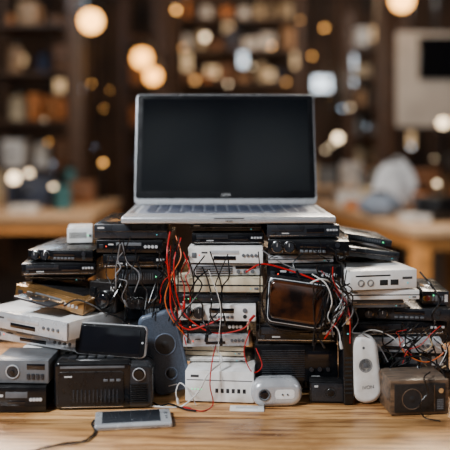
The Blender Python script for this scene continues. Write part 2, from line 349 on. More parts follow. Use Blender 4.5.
stk([(354,452,.036,1.30,.18,0,BLK2,BLK,'vent','flat black case on the table behind the brown cube speaker','computer_case','computer'),
 (352,448,352,1.295,.18,1,CHA,CHA,'ports','charcoal socket box behind the top of the brown cube speaker','network_box','network box'),
 (351,441,338,1.283,.18,-4,SLV,SLV,'dvd','thin silver player low in the right heap above the charcoal socket box'),
 (353,448,322,1.288,.18,3,BLK,BLK,'vcr','black cassette deck low in the right heap above the thin silver player','cassette_player','cassette player'),
 (358,450,308,1.29,.18,-6,BLK2,CHA,'amp','black receiver in the middle of the right heap','receiver','receiver'),
 (349,404,300,1.280,.17,1,GRY,GRY,'slim','narrow grey box beneath the white console in the right heap','set_top_box','set top box'),
 (347,420,290,1.27,.18,4,WHT,WHT,'slim','thin white player directly under the white console','media_player','media player'),
 (348,419,270,1.262,.20,10,WHT,WHT,'console','chunky white console with ringed buttons near top of the right heap','game_console','game console')])
zq=Zr(270,1.262)
cornerdeck(398,1.335,.096,.15,14,zq,zq+.019,BLK,CHA,'slim','small black box lying tilted on the white console','set_top_box','set top box',roll=8)
cornerdeck(391,1.365,.088,.12,2,zq+.021,zq+.036,BLK2,CHA,'vent','topmost small charcoal box of the right heap, on the other small black box','power_supply','power supply',roll=10)
stk([(423,449,291,1.30,.12,-4,BLK,CHA,'ports','small black socket box at the right end of the black receiver','network_box','network box')],z=Zr(308,1.29))
stk([(67,92,228,1.39,.07,8,WHT,WHT,'vent','small white adapter standing on the amplifier of the left heap','adapter','adapter')],z=Zr(250,1.317))
stk([(-12,46,387,1.195,.085,0,BLK,BLK,'dvd','low black player at the left edge under the grey dial radio'),
 (-6,49,360,1.205,.07,-3,GRY,GRY,'radio','small grey radio with big round dial at the left edge','radio','radio')])
# ---------------------------------------------------------------- laptop
def laptop():
    w,d,h=.36,.24,.014
    r=thing('laptop','open silver laptop with black screen on top of the heap','laptop',(.004,1.28+d/2,T+LZ),R(1.2))
    MB().box((0,0,h/2+.001),(w,d,h-.002),.0035,seg=3).build('base',ALU,r)
    for sx in (-1,1):
        for sy in (-1,1): MB().cyl((sx*.15,sy*.09,.0006),.006,.0012,'Z',seg=12).build('foot',RUB,r)
    kb=MB().box((0,.02,h+.0001),(.315,.165,.0008),.0003).build('keyboard',KEY,r)
    K2=mat('key_cap',(.035,.048,.085),.6)
    for ro in range(6):
        if ro==0: xs=[(-.125,.03),(-.09,.03),(0,.13),(.09,.03),(.125,.03)]
        else: xs=[(-.137+i*.0211,.0172) for i in range(14)]
        for x,ww in xs: MB().box((x,-.045+ro*.026,h+.0008),(ww,.019,.0012),.0004,seg=1).build('key',K2,kb)
    MB().box((0,-.09,h+.0001),(.1,.04,.0006),.0003).build('trackpad',SLV,r)
    for sx in (-1,1): MB().box((sx*.168,.02,h),(.008,.15,.0005)).build('speaker_grille',GRY,r)
    MB().box((0,-d/2-.0002,h*.8),(.05,.001,.002),.0003).build('lid_notch',GRY,r)
    text_part('logo_text','HEWE',.0045,INK,r,(.0,-d/2-.001,h*.45))
    MB().cyl((-.1,d/2+.001,h),.005,.05,'X').cyl((.1,d/2+.001,h),.005,.05,'X').build('hinge',CHA,r)
    MB().box((-w/2,.02,h*.55),(.0006,.014,.004)).build('port',RUB,r); MB().box((w/2,.02,h*.55),(.0006,.014,.004)).build('port',RUB,r)
    lh=.224
    lid=MB().slab((0,0,lh/2),.360,lh,.006,.008,.0015).build('lid',ALU,r,loc=(0,d/2-.004,h+.001),rot=(R(-12),0,0))
    MB().slab((0,-.0031,lh/2+.0045),.3565,lh-.0125,.001,.0065,.0003).build('bezel',BLK,lid)
    MB().box((0,-.0038,lh/2+.0085),(.334,.0006,lh-.036)).build('screen',SCR,lid)
    MB().cyl((0,-.0038,lh-.0060),.0014,.0006).build('camera_lens',GLS,lid)
    text_part('logo_text','HEWE',.0065,INKW,lid,(0,-.0040,.0180))
laptop()
# ---------------------------------------------------------------- radio recorder
def recorder():
    Y=1.205; x0,x1=X(52,Y),X(152,Y); w=x1-x0; h=Zr(362,Y); d=.052
    r=thing('radio_recorder','chunky black portable radio recorder standing front left with ribbed right end','radio',((x0+x1)/2,Y+d/2+.004,T),R(3))
    MB().slab((-.016,0,h/2+.001),w-.034,h-.002,d,.009,.006).build('body',BLK,r)
    MB().slab((w/2-.0225,0,h/2-.001),.045,h-.004,d-.002,.012,.008).build('side_module',CHA,r)
    f=-d/2
    MB().slab((-.019,f-.0006,h*.45),w-.054,h*.70,.003,.006,.0012).build('front_cover',BLK2,r)
    MB().box((-.017,f+.001,h*.88),(w-.056,.0025,.004),.0006).build('tuning_strip',GRY,r)
    MB().box((-.017,f+.0008,h*.075),(w-.060,.0025,.0018),.0006).build('chrome_line',CHR,r)
    m=MB()
    for i in range(12): m.box((-.046+i*.0062,f-.0024,h*.30),(.0026,.0012,h*.26),.0004)
    m.build('front_grille',CHA,r)
    m=MB()
    for i in range(9): m.box((w/2-.0225,f+.0002,h*(.16+.045*i)),(.027,.0026,.0014),.0005)
    m.build('ribs',BLK,r)
    for i in range(5): MB().box((-w/2+.028+i*.015,-.004,h+.001),(.012,.012,.003),.0008).build('piano_key',CHA,r)
    MB().ring((w/2-.0225,f,h*.72),.0095,.001).build('dial_ring',SLV,r)
    MB().cyl((w/2-.0225,f-.001,h*.72),.0075,.005).build('dial',BLK,r)
    MB().box((-w/2+.024,f-.0024,h*.70),(.012,.0006,.0022)).build('logo_mark',INKW,r)
    for i in range(3): MB().box((.004+i*.010,f-.0024,h*.62),(.007,.0012,.004),.0006).build('button',GRY,r)
recorder()
def screen():
    Y=1.234; z=Zr(362,1.205)
    r=thing('portable_screen','dark portable screen with pale rim standing on the radio recorder','screen',(X(110,Y),Y,T+z),rot=(R(-12),R(2),R(-8)))
    w=X(147,Y)-X(74,Y); h=.051
    MB().slab((0,0,h/2+.001),w,h,.013,.008,.003).build('shell',SLV,r)
    MB().slab((0,-.0056,h/2+.001),w-.003,h-.003,.003,.007,.001).build('bezel',BLK,r)
    MB().slab((-.002,-.0070,h/2+.001),w-.016,h-.011,.0012,.003,.0004).build('screen',GLS,r)
    MB().cyl((w/2-.0055,-.0076,h/2),.0018,.0014).build('button',SLV,r)
screen()
def slate():
    Y=1.279
    w,h,d=.064,.136,.016
    r=thing('slate_speaker','large flat slate blue rounded speaker leaning left between the recorder and white router','speaker',(X(176,Y)-.002,Y,T+.007),rot=(R(-1),R(-14),R(2)))
    MB().slab((0,0,h/2),w,h,d,.014,.005).build('shell',SLT,r)
    MB().slab((0,-d/2+.0008,h/2),w-.009,h-.010,.003,.011,.001).build('front_grille',SLG,r)
    MB().ring((.004,-d/2-.0008,h*.60),.0175,.0012).build('woofer_ring',SLT,r)
    MB().lathe([(.0165,0),(.015,-.001),(.007,-.003),(.006,0),(.0005,.0015)],(.004,-d/2-.001,h*.60),'Y').build('woofer_cone',CON,r)
    MB().ring((.002,-d/2-.0008,h*.24),.010,.0010).build('tweeter_ring',SLT,r)
    MB().sph((.002,-d/2-.0006,h*.24),.0075,(1,.3,1)).build('tweeter_dome',CON,r)
    MB().box((0,-d/2-.0010,h*.1),(.014,.0006,.0016)).build('logo_mark',INKW,r)
slate()
def handheld():
    w,d,h=.114,.060,.009; Y=1.122
    r=thing('handheld_player','thin silver handset with grey screen lying flat on the bare table in front','handheld player',(X(133,1.155),Y+d/2+.005,T),R(8))
    MB().box((0,0,h/2),(w,d,h),.003,seg=4).build('body',SLV,r)
    MB().box((0,-d/2-.0002,h*.5),(w*.9,.0008,h*.10)).build('seam',GRY,r)
    MB().box((-.003,.0005,h+.0002),(w*.76,d*.80,.0009),.0003).build('screen',PGL,r)
    MB().cyl((w/2-.0078,.008,h+.0004),.003,.0014,'Z').build('control_dial',GRY,r)
    for i in range(2): MB().cyl((w/2-.0078,-.005-.008*i,h+.0004),.0016,.0014,'Z').build('button',GRY,r)
    MB().box((-w/2-.0003,-.01,h/2),(.001,.008,.004)).build('port',RUB,r)
handheld()
def pebble():
    Y=1.222; w=X(302,Y)-X(251,Y); h=.043; d=.04
    r=thing('pebble_speaker','silver pebble shaped speaker lying on the table before the tall black stereo','speaker',(X(276.5,Y),Y+d/2-.003,T),R(4))
    MB().slab((0,0,h/2),w,h,d,.019,.012,bs=6).build('shell',SLV,r)
    MB().slab((.012,-d/2+.0004,h/2),w-.05,h-.028,.0015,.005,.0004).build('face_plate',WHT,r)
    MB().ring((-.021,-d/2-.0005,h/2),.0085,.0012).build('lens_ring',GRY,r); MB().sph((-.021,-d/2+.0005,h/2),.0072,(1,.3,1)).build('lens',GLS,r)
    for i in range(2): MB().cyl((.008+.008*i,-d/2-.0008,h/2),.0014,.0016).build('button',GRY,r)
    MB().tube([(-w/2+.012,-.001,h-.0004),(0,-.001,h+.0003),(w/2-.012,-.001,h-.0004)],.0006,seg=6).build('seam',GRY,r)
pebble()
r=thing('mini_speaker','small plain black box with a faint round cone beside the silver pebble speaker','speaker',(X(328,1.24),1.253,T),R(-4))
MB().box((0,0,.0185),(.057,.028,.035),.002).build('body',BLK,r); MB().box((0,-.0142,.0185),(.051,.001,.029),.0004).build('front_panel',CHA,r)
MB().ring((.005,-.0146,.0185),.0085,.0006).build('cone_ring',BLK,r); MB().sph((.005,-.0142,.0185),.0068,(1,.3,1)).build('cone',BLK2,r)
for sx in (-1,1): MB().box((sx*.02,0,.0006),(.008,.02,.0012)).build('foot',RUB,r)
MB().box((-.018,-.015,.028),(.006,.001,.003)).build('logo_mark',INKW,r)
def camera_thing(name,label,loc,rz,w,h,d,m1=BLK,m2=CHA,tilt=0):
    r=thing(name,label,'camera',loc,rot=(0,tilt,rz))
    MB().slab((0,0,h/2),w,h,d,.004,.002).build('body',m1,r)
    MB().box((-w*.33,-d/2-.001,h*.45),(w*.2,.003,h*.75),.001).build('grip',m2,r)
    lx=w*.08
    MB().lathe([(h*.3,0),(h*.3,.006),(h*.27,.007),(h*.27,.010),(h*.22,.0105),(h*.2,.009),(.0004,.009)],(lx,-d/2,h*.46),'Y').build('lens_barrel',m2,r)
    MB().sph((lx,-d/2-.009,h*.46),h*.18,(1,.25,1)).build('lens_glass',GLS,r)
    MB().box((w*.38,-d/2-.0005,h*.8),(w*.13,.002,h*.14),.0005).build('flash',INKW,r)
    MB().cyl((-w*.33,0,h+.001),.0035,.003,'Z').build('shutter_button',CHR,r)
camera_thing('film_camera','boxy black camera standing on the right corner of the silver video recorder',(X(105,1.28),1.30,T+.136),R(-22),.052,.052,.028,BLK2,BLK)
def monitor():
    Y=1.235; z=Zr(325,1.272)
    w=X(326,Y)-X(265,Y); h=.080
    r=thing('portable_monitor','glossy portable monitor with curved dark amber glass leaning amid the cables','monitor',(X(295,Y),Y+.008,T+z+.002),rot=(R(-10),R(6),R(-12)))
    MB().slab((0,.020,h/2),w*.86,h*.84,.036,.012,.008,bs=4).build('rear_housing',BLK,r)
    MB().slab((0,0,h/2),w,h,.02,.012,.006,top=1.12).build('shell',BLK,r)
    MB().slab((0,-.0098,h/2),w-.008,h-.010,.002,.009,.0008,top=1.12).build('rim',SLV,r)
    MB().slab((0,-.0106,h/2),w-.0105,h-.0125,.003,.008,.001,top=1.12).build('inner_bezel',BLK,r)
    MB().slab((-.001,-.0113,h/2+.001),w-.016,h-.018,.010,.009,.0048,bs=6,top=1.12).build('screen',BRN,r)
    MB().cyl((w/2-.007,-.013,h*.12),.002,.003).build('knob',CHR,r)
monitor()
r=thing('external_drive','tall thin black drive standing on end beside the white oval speaker','hard drive',(X(346.5,1.25),1.252,T),rot=(0,R(-1),R(3)))
MB().slab((0,0,.083),.0170,.166,.042,.005,.003).build('case',BLK,r); MB().box((0,-.0215,.14),(.006,.001,.02),.0003).build('front_strip',CHR,r); MB().cyl((0,-.0215,.115),.0013,.001).build('led',LEDB,r)
m=MB()
for i in range(9): m.box((0,-.0213,.02+i*.007),(.011,.0008,.003))
m.build('vent',RUB,r)
r=thing('oval_speaker','upright white oval speaker with dark driver at the foot of the right heap','speaker',(X(370,1.225),1.245,T+.001),rot=(R(-3),R(-6),R(6)))
MB().slab((0,0,.0555),.050,.111,.028,.0235,.010,bs=6).build('shell',WHT,r)
MB().ring((0,-.0137,.062),.0105,.0008).build('driver_ring',GRY,r)
MB().lathe([(.0095,0),(.009,-.0008),(.005,-.002),(.004,.0003),(.0004,.001)],(0,-.0140,.062),'Y').build('driver_cone',GRY,r)
MB().cyl((0,-.0138,.090),.0022,.0008).build('button',GRY,r)
text_part('logo_text','IVON',.0080,INK,r,(0,-.0142,.027))
def cube():
    Y=1.185; w=X(448,Y)-X(388,Y); h=Zr(380,Y); d=.07
    r=thing('cube_speaker','boxy dark brown speaker with round cone at the front right corner','speaker',(X(418,Y),Y+d/2,T),R(5))
    BR=mat('worn_brown_vinyl',(.16,.095,.055),.35,scale=30,stretch=(1,6,6),rgb2=(.03,.02,.014),dust=.4)
    MB().box((0,0,h/2+.001),(w,d,h-.002),.002).build('cabinet',BR,r)
    for sx in (-1,1): MB().box((sx*.03,0,.001),(.012,d*.8,.002)).build('foot',RUB,r)
    MB().box((0,-d/2-.0005,h/2),(w-.012,.003,h-.012),.001).build('baffle',MSH,r)
    MB().ring((-.013,-d/2-.0018,h*.48),.0155,.0007).build('cone_ring',BR,r)
    MB().lathe([(.0145,0),(.013,-.001),(.007,-.003),(.005,.0),(.0004,.0015)],(-.013,-d/2-.0022,h*.48),'Y').build('cone',CON,r)
    MB().box((w/2-.024,-d/2-.002,h*.5),(.0012,.002,h-.014)).build('divider',BR,r)
    m=MB()
    for i in range(6): m.box((w/2-.0150,-d/2-.002,h*(.2+.05*i)),(.010,.0016,.0013))
    m.build('vent',GRY,r)
    MB().cyl((w/2-.015,-d/2-.004,h*.72),.0038,.005).build('knob',CHR,r)
cube()
c=TP(247,409.5)
r=thing('white_card','small blank white plastic card lying flat on the table below the centre column','card',(c.x,c.y,T),R(-3))
MB().box((0,0,.0015),(.054,.022,.003),.0012).build('card_body',WHT,r); MB().box((.0,0,.0031),(.035,.008,.0003)).build('card_stripe',INKW,r)
# ---------------------------------------------------------------- cables
def cable(label,pts,r,m,plug=False,group=None,plugm=None):
    pts=[p if isinstance(p,Vector) else P(*p) for p in pts]
    o=MB().tube(pts,r,sub=8).build('cable',m); tag(o,label,'cable',group)
    if plug:
        p=pts[-1]; d=(pts[-1]-pts[-2]).normalized(); q=d.to_track_quat('Y','Z').to_matrix().to_4x4()
        MB().box(p,(r*4.5,.013,r*3.6),r*1.2,M=q).build('plug',plugm or m,o)
    return o
a=1.256
cable('thick red cable hanging from laptop level down the left side of the centre column',[(170,232,1.278),(167,255,a),(170,285,a),(172,312,a),(186,329,a),(206,325,a),(222,318,a)],.0014,CR)
cable('red cable curling past the cream box to the white knobbed player',[(181,238,1.278),(174,262,a),(177,296,a),(188,318,a),(214,333,a),(242,329,a),(252,318,1.262)],.0011,CR,True)
cable('thick red cable running over the amber monitor toward the right heap',[(246,272,1.265),(262,264,1.255),(285,269,1.255),(308,277,1.245),(330,288,1.24),(344,297,1.235),(349,315,1.225)],.0014,CR)
cable('thin red cable looping low beside the black stereo',[(250,330,a),(244,352,1.25),(252,372,1.24),(262,366,1.25),(256,348,1.255)],.0009,CR)
cable('red cable dropping across the white router onto the table',[(216,345,1.262),(212,362,1.228),(210,385,1.22),TP(213,404,.003),TP(203,411,.0015),TP(187,408,.0015)],.0010,CR,True,plugm=CR)
cable('orange cable hanging between the dark column and the centre column',[(176,236,1.278),(181,256,a),(172,275,a),(165,300,a),(174,322,a),(190,340,1.262)],.0010,CO)
cable('white cable lying on the table left of the white router',[TP(150,406,.002),TP(165,407,.002),TP(182,406,.002),(198,392,1.222),(208,374,1.22),(222,360,1.25),(212,346,1.258)],.0013,CW)
cable('white cable curling between the router and the slate speaker',[TP(196,405,.002),(188,390,1.225),(180,383,1.242),(176,392,1.24),TP(178,402,.003)],.0010,CW,True)
cable('white cable looping over the right side of the amber monitor',[(310,283,1.214),(322,279,1.214),(336,286,1.225),(345,303,1.222),(336,319,1.23),(320,325,1.24),(308,328,1.25)],.0013,CW)
cable('second white cable crossing the amber monitor edge',[(312,274,1.220),(326,284,1.210),(332,302,1.213),(328,318,1.225),(338,330,1.225),(341,345,1.22)],.0010,CW,True)
cable('pale grey cable crossing in front of the black disc players on the right',[(262,250,1.26),(280,262,1.255),(300,270,1.252),(322,272,1.25),(338,282,1.245)],.0010,CG)
cable('thick black cable draped beside the amber monitor',[(268,282,1.235),(262,300,1.245),(270,325,1.245),(300,331,1.245),(330,326,1.24),(345,310,1.222)],.0019,CB)
cable('black cable running from the silver handset off the table front',[TP(97,418,.006),TP(92,424,.003),TP(95,432,.003),TP(84,441,.003),TP(62,444,.003),TP(40,449,.003),TP(10,458,.003)],.0017,CB,False)
cable('thick white cable draped over the cassette deck low in the right heap',[(352,338,1.255),(372,330,1.25),(392,337,1.25),(406,350,1.255),(425,343,1.255),(448,352,1.255)],.0010,CW)
cable('orange wire wandering behind the cube speaker',[(398,334,1.26),(404,352,1.255),(424,362,1.25),(440,356,1.255),(452,341,1.255)],.0010,CO)
cable('tan wire hanging off the right heap',[(424,330,1.256),(432,345,1.25),(420,356,1.25),(432,370,1.26),(446,366,1.262)],.0010,CT)
cable('black cable dropping from the cube speaker top to the drive',[(446,378,1.19),(438,366,1.2),(418,356,1.23),(396,362,1.245),(386,378,1.245),TP(388,403,.003)],.0016,CB)
cable('thin black cable hanging down over the face of the cube speaker',[(430,372,1.2),(424,378,1.176),(428,392,1.174),(420,404,1.174),TP(424,417,.002),TP(440,421,.002)],.0011,CB)
cable('black cable arching over the right heap beside the white console',[(420,272,1.29),(430,284,1.265),(440,300,1.26),(432,316,1.258),(440,330,1.258)],.0016,CB)
cable('grey cable hanging down before the white oval speaker',[(352,305,1.255),(358,320,1.24),(352,332,1.232),(362,334,1.235),(378,345,1.245),(388,362,1.25)],.0010,CG)
cable('black cable snaking from recorder to slate speaker',[TP(152,402,.003),TP(160,406,.003),TP(170,404,.003),TP(184,409,.003),TP(196,411,.003)],.0015,CB)
cable('black cable loop lying on the silver video recorder',[(64,306,1.25),(76,300,1.25),(92,305,1.24),(104,312,1.232),(120,318,1.25),(134,330,1.262)],.0014,CB)
def tangle(n,x0,x1,y0,y1,Y,mats,label,group,rr=(.0007,.0014),seed=1,amp=13):
    g=random.Random(seed)
    for i in range(n):
        x=g.uniform(x0,x1); pts=[]
        k=g.randint(4,6); y=g.uniform(y0,y0+(y1-y0)*.25); ye=g.uniform(y0+(y1-y0)*.65,y1)
        for j in range(k):
            pts.append((max(x0,min(x1,x)),max(y0,y+(ye-y)*j/(k-1)+g.uniform(-4,4)),Y-g.uniform(0,.02))); x+=g.uniform(-amp,amp)
        cable(label,pts,g.uniform(*rr),mats[i%len(mats)],g.random()<.3,group)
tangle(20,106,178,236,326,1.278,[CB],'thin black cable tangled in front of the dark column left of the red wires','black cables in the tangle under the left of the laptop',seed=3)
tangle(3,116,178,240,316,1.272,[CG],'thin grey cable tangled in front of the dark column left of the red wires','grey cables in the tangle under the left of the laptop',seed=14)
tangle(4,160,190,240,340,1.266,[CR],'thin red wire among the red wires between dark and pale columns','thin red wires between the dark and pale columns',rr=(.0005,.0010),seed=15,amp=9)
tangle(8,176,260,248,352,1.262,[CB],'thin black cable hanging across the pale boxes of the centre column','black cables over the centre column',seed=5)
tangle(1,180,256,262,392,1.222,[CW],'thin white cable hanging across the front of the centre column','white cables over the centre column',rr=(.0005,.0007),seed=25)
tangle(15,383,448,318,372,1.26,[CB],'thin black cable tangled on the lower right heap above the cube speaker','black cables on the right heap',seed=6)
tangle(1,383,448,328,372,1.255,[CW],'thin white cable tangled on the lower right heap above the cube speaker','white cables on the right heap',rr=(.0005,.0007),seed=26)
tangle(2,383,448,322,372,1.255,[CR],'thin red wire tangled on the lower right heap above the cube speaker','red wires on the right heap',rr=(.0005,.0008),seed=46)
tangle(1,322,350,276,345,1.232,[CW],'thin white cable tangled between the amber monitor and the white console','white cables beside the amber monitor',rr=(.0005,.0008),seed=8)
tangle(13,314,352,262,350,1.228,[CB],'thin black cable tangled between the amber monitor and the white console','black cables beside the amber monitor',seed=9)
tangle(2,318,352,266,345,1.228,[CG],'thin grey cable tangled between the amber monitor and the white console','grey cables beside the amber monitor',seed=29)
tangle(2,310,350,262,345,1.226,[CR],'thin red wire crossing the right edge of the amber monitor','thin red wires over the amber monitor',rr=(.0005,.0009),seed=33)
tangle(6,264,345,240,275,1.262,[CB],'thin black cable hanging over the black players under the right of the laptop','black cables under the right of the laptop',seed=19)
# ---------------------------------------------------------------- background furniture
def table_bg(label,x0,x1,y0,y1,rz,topm,legm):
    cx,cy=(x0+x1)/2,(y0+y1)/2; w,d=x1-x0,y1-y0
    r=thing('work_table',label,'table',(cx,cy,0),rz)
    MB().box((0,0,T-.02),(w,d,.04),.004).build('tabletop',topm,r)
    MB().box((0,-d/2+.05,T-.075),(w-.1,.03,.07)).box((0,d/2-.05,T-.075),(w-.1,.03,.07)).box((-w/2+.05,0,T-.075),(.03,d-.1,.07)).box((w/2-.05,0,T-.075),(.03,d-.1,.07)).build('apron',legm,r)
    for sx in (-1,1):
        for sy in (-1,1): MB().box((sx*(w/2-.06),sy*(d/2-.06),(T-.04)/2),(.085,.085,T-.04),.004).build('leg',legm,r)
    return r
table_bg('long orange pine work table in the blurred left background',-2.3,-.76,4.4,5.6,0,WDL,WD)
table_bg('pale oak work table running back in the blurred right background',.74,1.9,3.75,5.7,R(9),WDL,WD)
table_bg('farther oak table with dark legs behind the two nearer ones',-.3,1.5,7.0,7.7,0,WDL,WDD)
BC=[('teal',(.04,.17,.20)),('brown',(.22,.09,.035)),('cream',(.62,.5,.33)),('orange',(.65,.22,.05)),('grey',(.2,.22,.24)),('navy',(.02,.035,.08)),('tan',(.45,.25,.12)),('white',(.85,.85,.85))]
BM={n:mat('bg_'+n,c,.6,scale=8,var=.3) for n,c in BC}
def crate(label,x,y,z,w,h,d,m,rz=0,lid=True,group=None):
    r=thing('storage_box',label,'box',(x,y,z),rz,group)
    MB().box((0,0,h*.42),(w,d,h*.84),.006,taper=1.04).build('body',m,r)
    MB().box((0,0,h*.92),(w*1.09,d*1.09,h*.16),.006).build('lid',m,r)
    MB().box((0,-d*.53,h*.5),(w*.35,.008,h*.12),.002).build('handle',BLK,r)
def jar(label,x,y,z,rad,h,m,lm=BLK):
    r=thing('jar',label,'jar',(x,y,z))
    MB().lathe([(rad*.85,0),(rad,.02*h),(rad,h*.75),(rad*.7,h*.86),(rad*.7,h*.9)]).build('body',m,r)
    MB().cyl((0,0,h*.95),rad*.75,h*.12,'Z').build('lid',lm,r)
ORD=['first','second','third','fourth','fifth','sixth','seventh','eighth','ninth','tenth']
def rack(name_lbl,short,x0,x1,y,d,levels,hgt,seed,m=WDD,items=(4,6)):
    g=random.Random(seed); w=x1-x0
    r=thing('shelving_unit',name_lbl,'shelf',((x0+x1)/2,y,0))
    for sx in (-1,1):
        for sy in (-1,1): MB().box((sx*(w/2-.025),sy*(d/2-.025),hgt/2),(.05,.05,hgt)).build('post',m,r)
    for z in levels: MB().box((0,0,z-.0125),(w-.1,d,.025)).build('shelf',m,r)
    for li,z in enumerate(levels):
        n=g.randint(*items); x=x0+.1; k=0
        while k<n:
            ww=g.uniform(.08,.2)
            if x+ww>x1-.08: break
            nm,_=g.choice(BC)
            if g.random()<.6: crate(f'{nm} box, {ORD[k]} from left on shelf {ORD[li]} up, {short}',x+ww/2,y,z,ww*.88,g.uniform(.08,.26),d*.6,BM[nm])
            else: jar(f'{nm} jar, {ORD[k]} from left on shelf {ORD[li]} up, {short}',x+ww/2,y,z,ww*.35,g.uniform(.12,.26),BM[nm])
            x+=ww+g.uniform(.02,.1); k+=1
rack('tall dark wooden rack crowded with boxes at the far left','far left rack',-1.98,-1.2,6.6,.45,[.95,1.35,1.75,2.15],2.6,11)
rack('dark rack behind the left side of the laptop screen','rack left of laptop',-1.15,-.75,8.6,.45,[.9,1.35,1.8,2.25],2.8,12)
rack('tall dark rack against the back wall right of the laptop','rack right of laptop',1.45,2.15,9.2,.4,[.9,1.25,1.6,1.95,2.3],2.7,13,items=(6,8))
rack('dark rack at the far right behind the white display board','far right rack',2.25,2.7,8.2,.45,[.9,1.3,1.7],2.0,17,items=(5,7))
rack('wide tall rack against the back wall above the laptop lid','rack above laptop lid',-.62,.95,9.45,.3,[1.9,2.3,2.68],3.0,23,items=(7,10))
for px,Y,w,lb in ((76,6.15,.13,'brown timber post rising by the left table'),(386,6.4,.16,'brown timber post right of the laptop in the distance'),(163,8.0,.12,'slim timber post behind the laptop lid left corner')):
    r=thing('timber_post',lb,'post',(X(px,Y),Y,0)); MB().box((0,0,1.7),(w,w,3.4),.004).build('shaft',WDD,r); MB().box((0,0,.06),(w+.06,w+.06,.12),.004).build('plinth',WDD,r); MB().box((0,0,3.33),(w+.08,w+.08,.14)).build('capital',WDD,r)
Y=5.85; r=thing('display_board','large white display board on legs at the upper right background','board',(X(437,Y),Y,0))
MB().box((0,0,H+.47),(.62,.04,.72),.005).build('panel',mat('board_paint',(.72,.66,.6),.6,scale=3),r)
for sx in (-1,1): MB().box((sx*.27,.03,.65),(.04,.03,1.3)).build('leg',BLK,r); MB().box((sx*.27,.03,.015),(.05,.3,.03)).build('foot',BLK,r)
r=thing('wall_monitor','black flat monitor fixed on the white display board','monitor',(X(440,Y),Y-.06,T+Zr(80,Y)))
MB().box((0,0,.16),(.36,.03,.32),.006).build('housing',BLK,r); MB().box((0,-.017,.16),(.33,.004,.28)).build('screen',GLS,r); MB().box((0,.022,.16),(.1,.02,.1)).build('bracket',CHA,r)
def sack(label,x,y,z,w,h,d,m,seed):
    r=thing('cloth_sack',label,'sack',(x,y,z))
    b=MB().sph((0,0,h*.48),.5,(w,d,h*.96),28,20)
    for v in b.bm.verts:
        an=math.atan2(v.co.y,v.co.x); k=1+.12*math.sin(an*5+v.co.z*20)+.06*math.sin(an*11+seed); k*=1-.5*max(0,(v.co.z/h-.35)); v.co.x=v.co.x*k+(.12*max(0,v.co.z-h*.4) if seed==1 else 0); v.co.y*=k
        if v.co.z<h*.05: v.co.z=0
    b.build('bag',m,r); MB().ring((0,0,h*.9),w*.14,.012,'Z').build('tie',BLK,r)
PB=mat('pale_blue_cloth',(.78,.84,.93),.8,scale=6,var=.35)
sack('pale blue white cloth sack standing on the right oak table',X(394,4.6),4.6,T,.27,.34,.2,PB,1)
sack('lower grey blue sack in front of the pale one on the oak table',X(374,4.35)+.02,4.3,T,.24,.15,.18,mat('blue_grey_cloth',(.24,.3,.4),.8,scale=6),2)
crate('dark toolbox at the near right corner of the oak table',X(438,4.05),4.1,T,.2,.13,.16,BLK)
crate('white box at the far end of the oak table',X(345,5.1)+.03,5.1,T,.16,.09,.14,BM['white'])
crate('brown box behind the pale sack on the oak table',X(422,4.95),5.0,T,.2,.24,.16,BM['brown'])
crate('low orange box at the left edge of the oak table',X(345,4.75)+.06,4.75,T,.12,.05,.1,BM['orange'])
crate('white flat carton near the front of the oak table',X(412,4.1),4.05,T,.14,.04,.12,BM['white'])
jar('cream jar beside the sacks on the oak table',X(362,4.85)+.05,4.9,T,.05,.16,BM['cream'])
jar('orange jar near the right frame edge on the oak table',X(420,4.4),4.4,T,.045,.15,BM['orange'])
crate('dark navy box on the left pine table',-1.25,4.95,T,.26,.2,.2,BM['navy'])
crate('cream box on the left pine table near the frame edge',-1.56,5.1,T,.18,.12,.2,BM['cream'])
crate('brown box at the right end of the left pine table',-.97,5.25,T,.15,.15,.16,BM['brown'])
jar('teal jar on the left pine table',-1.0,4.75,T,.05,.17,BM['teal'])
crate('white flat carton on the left pine table',-1.2,4.6,T,.16,.04,.12,BM['white'])
gg=random.Random(5)
for k in range(8):
    nm=BC[gg.randrange(8)][0]; x=.98+k*.115; y=5.36+x*.10
    if k%2: crate(f'small {nm} box, {ORD[k]} in the back row on the oak table',x,y,T,.085,gg.uniform(.08,.24),.1,BM[nm])
    else: jar(f'small {nm} jar, {ORD[k]} in the back row on the oak table',x,y,T,.036,gg.uniform(.1,.26),BM[nm])
for k in range(6):
    nm=BC[gg.randrange(8)][0]; x=-1.62+k*.13
    if k%2: crate(f'small {nm} box, {ORD[k]} in the back row on the pine table',x,5.46,T,.09,gg.uniform(.1,.28),.1,BM[nm])
    else: jar(f'small {nm} jar, {ORD[k]} in the back row on the pine table',x,5.46,T,.038,gg.uniform(.12,.26),BM[nm])
for i,(x,nm) in enumerate(((.98,'grey'),(1.2,'white'),(1.4,'tan'),(.78,'cream'))):
    crate(f'{nm} box on the farther oak table with dark legs',x,7.35,T,.17,.16+.05*(i%2),.2,BM[nm])
def stool(label,x,y,sh=.62):
    r=thing('bar_stool',label,'stool',(x,y,0)); MB().cyl((0,0,sh),.17,.05,'Z').build('seat',WDD,r)
    for i in range(4):
        an=R(45+90*i); MB().tube([(.12*math.cos(an),.12*math.sin(an),sh-.02),(.19*math.cos(an),.19*math.sin(an),0)],.014,sub=2).build('leg',BLK,r)
    MB().ring((0,0,.22),.165,.009,'Z').build('foot_ring',BLK,r)
stool('dark round stool in front of the left pine table',-1.3,3.75,.45)
WB=mat('warm_bulb_glow',(1,.46,.11),.5,emit=8,var=0,bump=0); WB2=mat('amber_bulb_glow',(1,.42,.08),.5,emit=7,var=0,bump=0); CWB=mat('pale_bulb_glow',(1,.76,.48),.5,emit=5,var=0,bump=0); COB=mat('cool_bulb_glow',(.62,.8,1),.5,emit=4,var=0,bump=0); DIM=mat('dim_amber_glow',(1,.5,.16),.5,emit=2,var=0,bump=0)
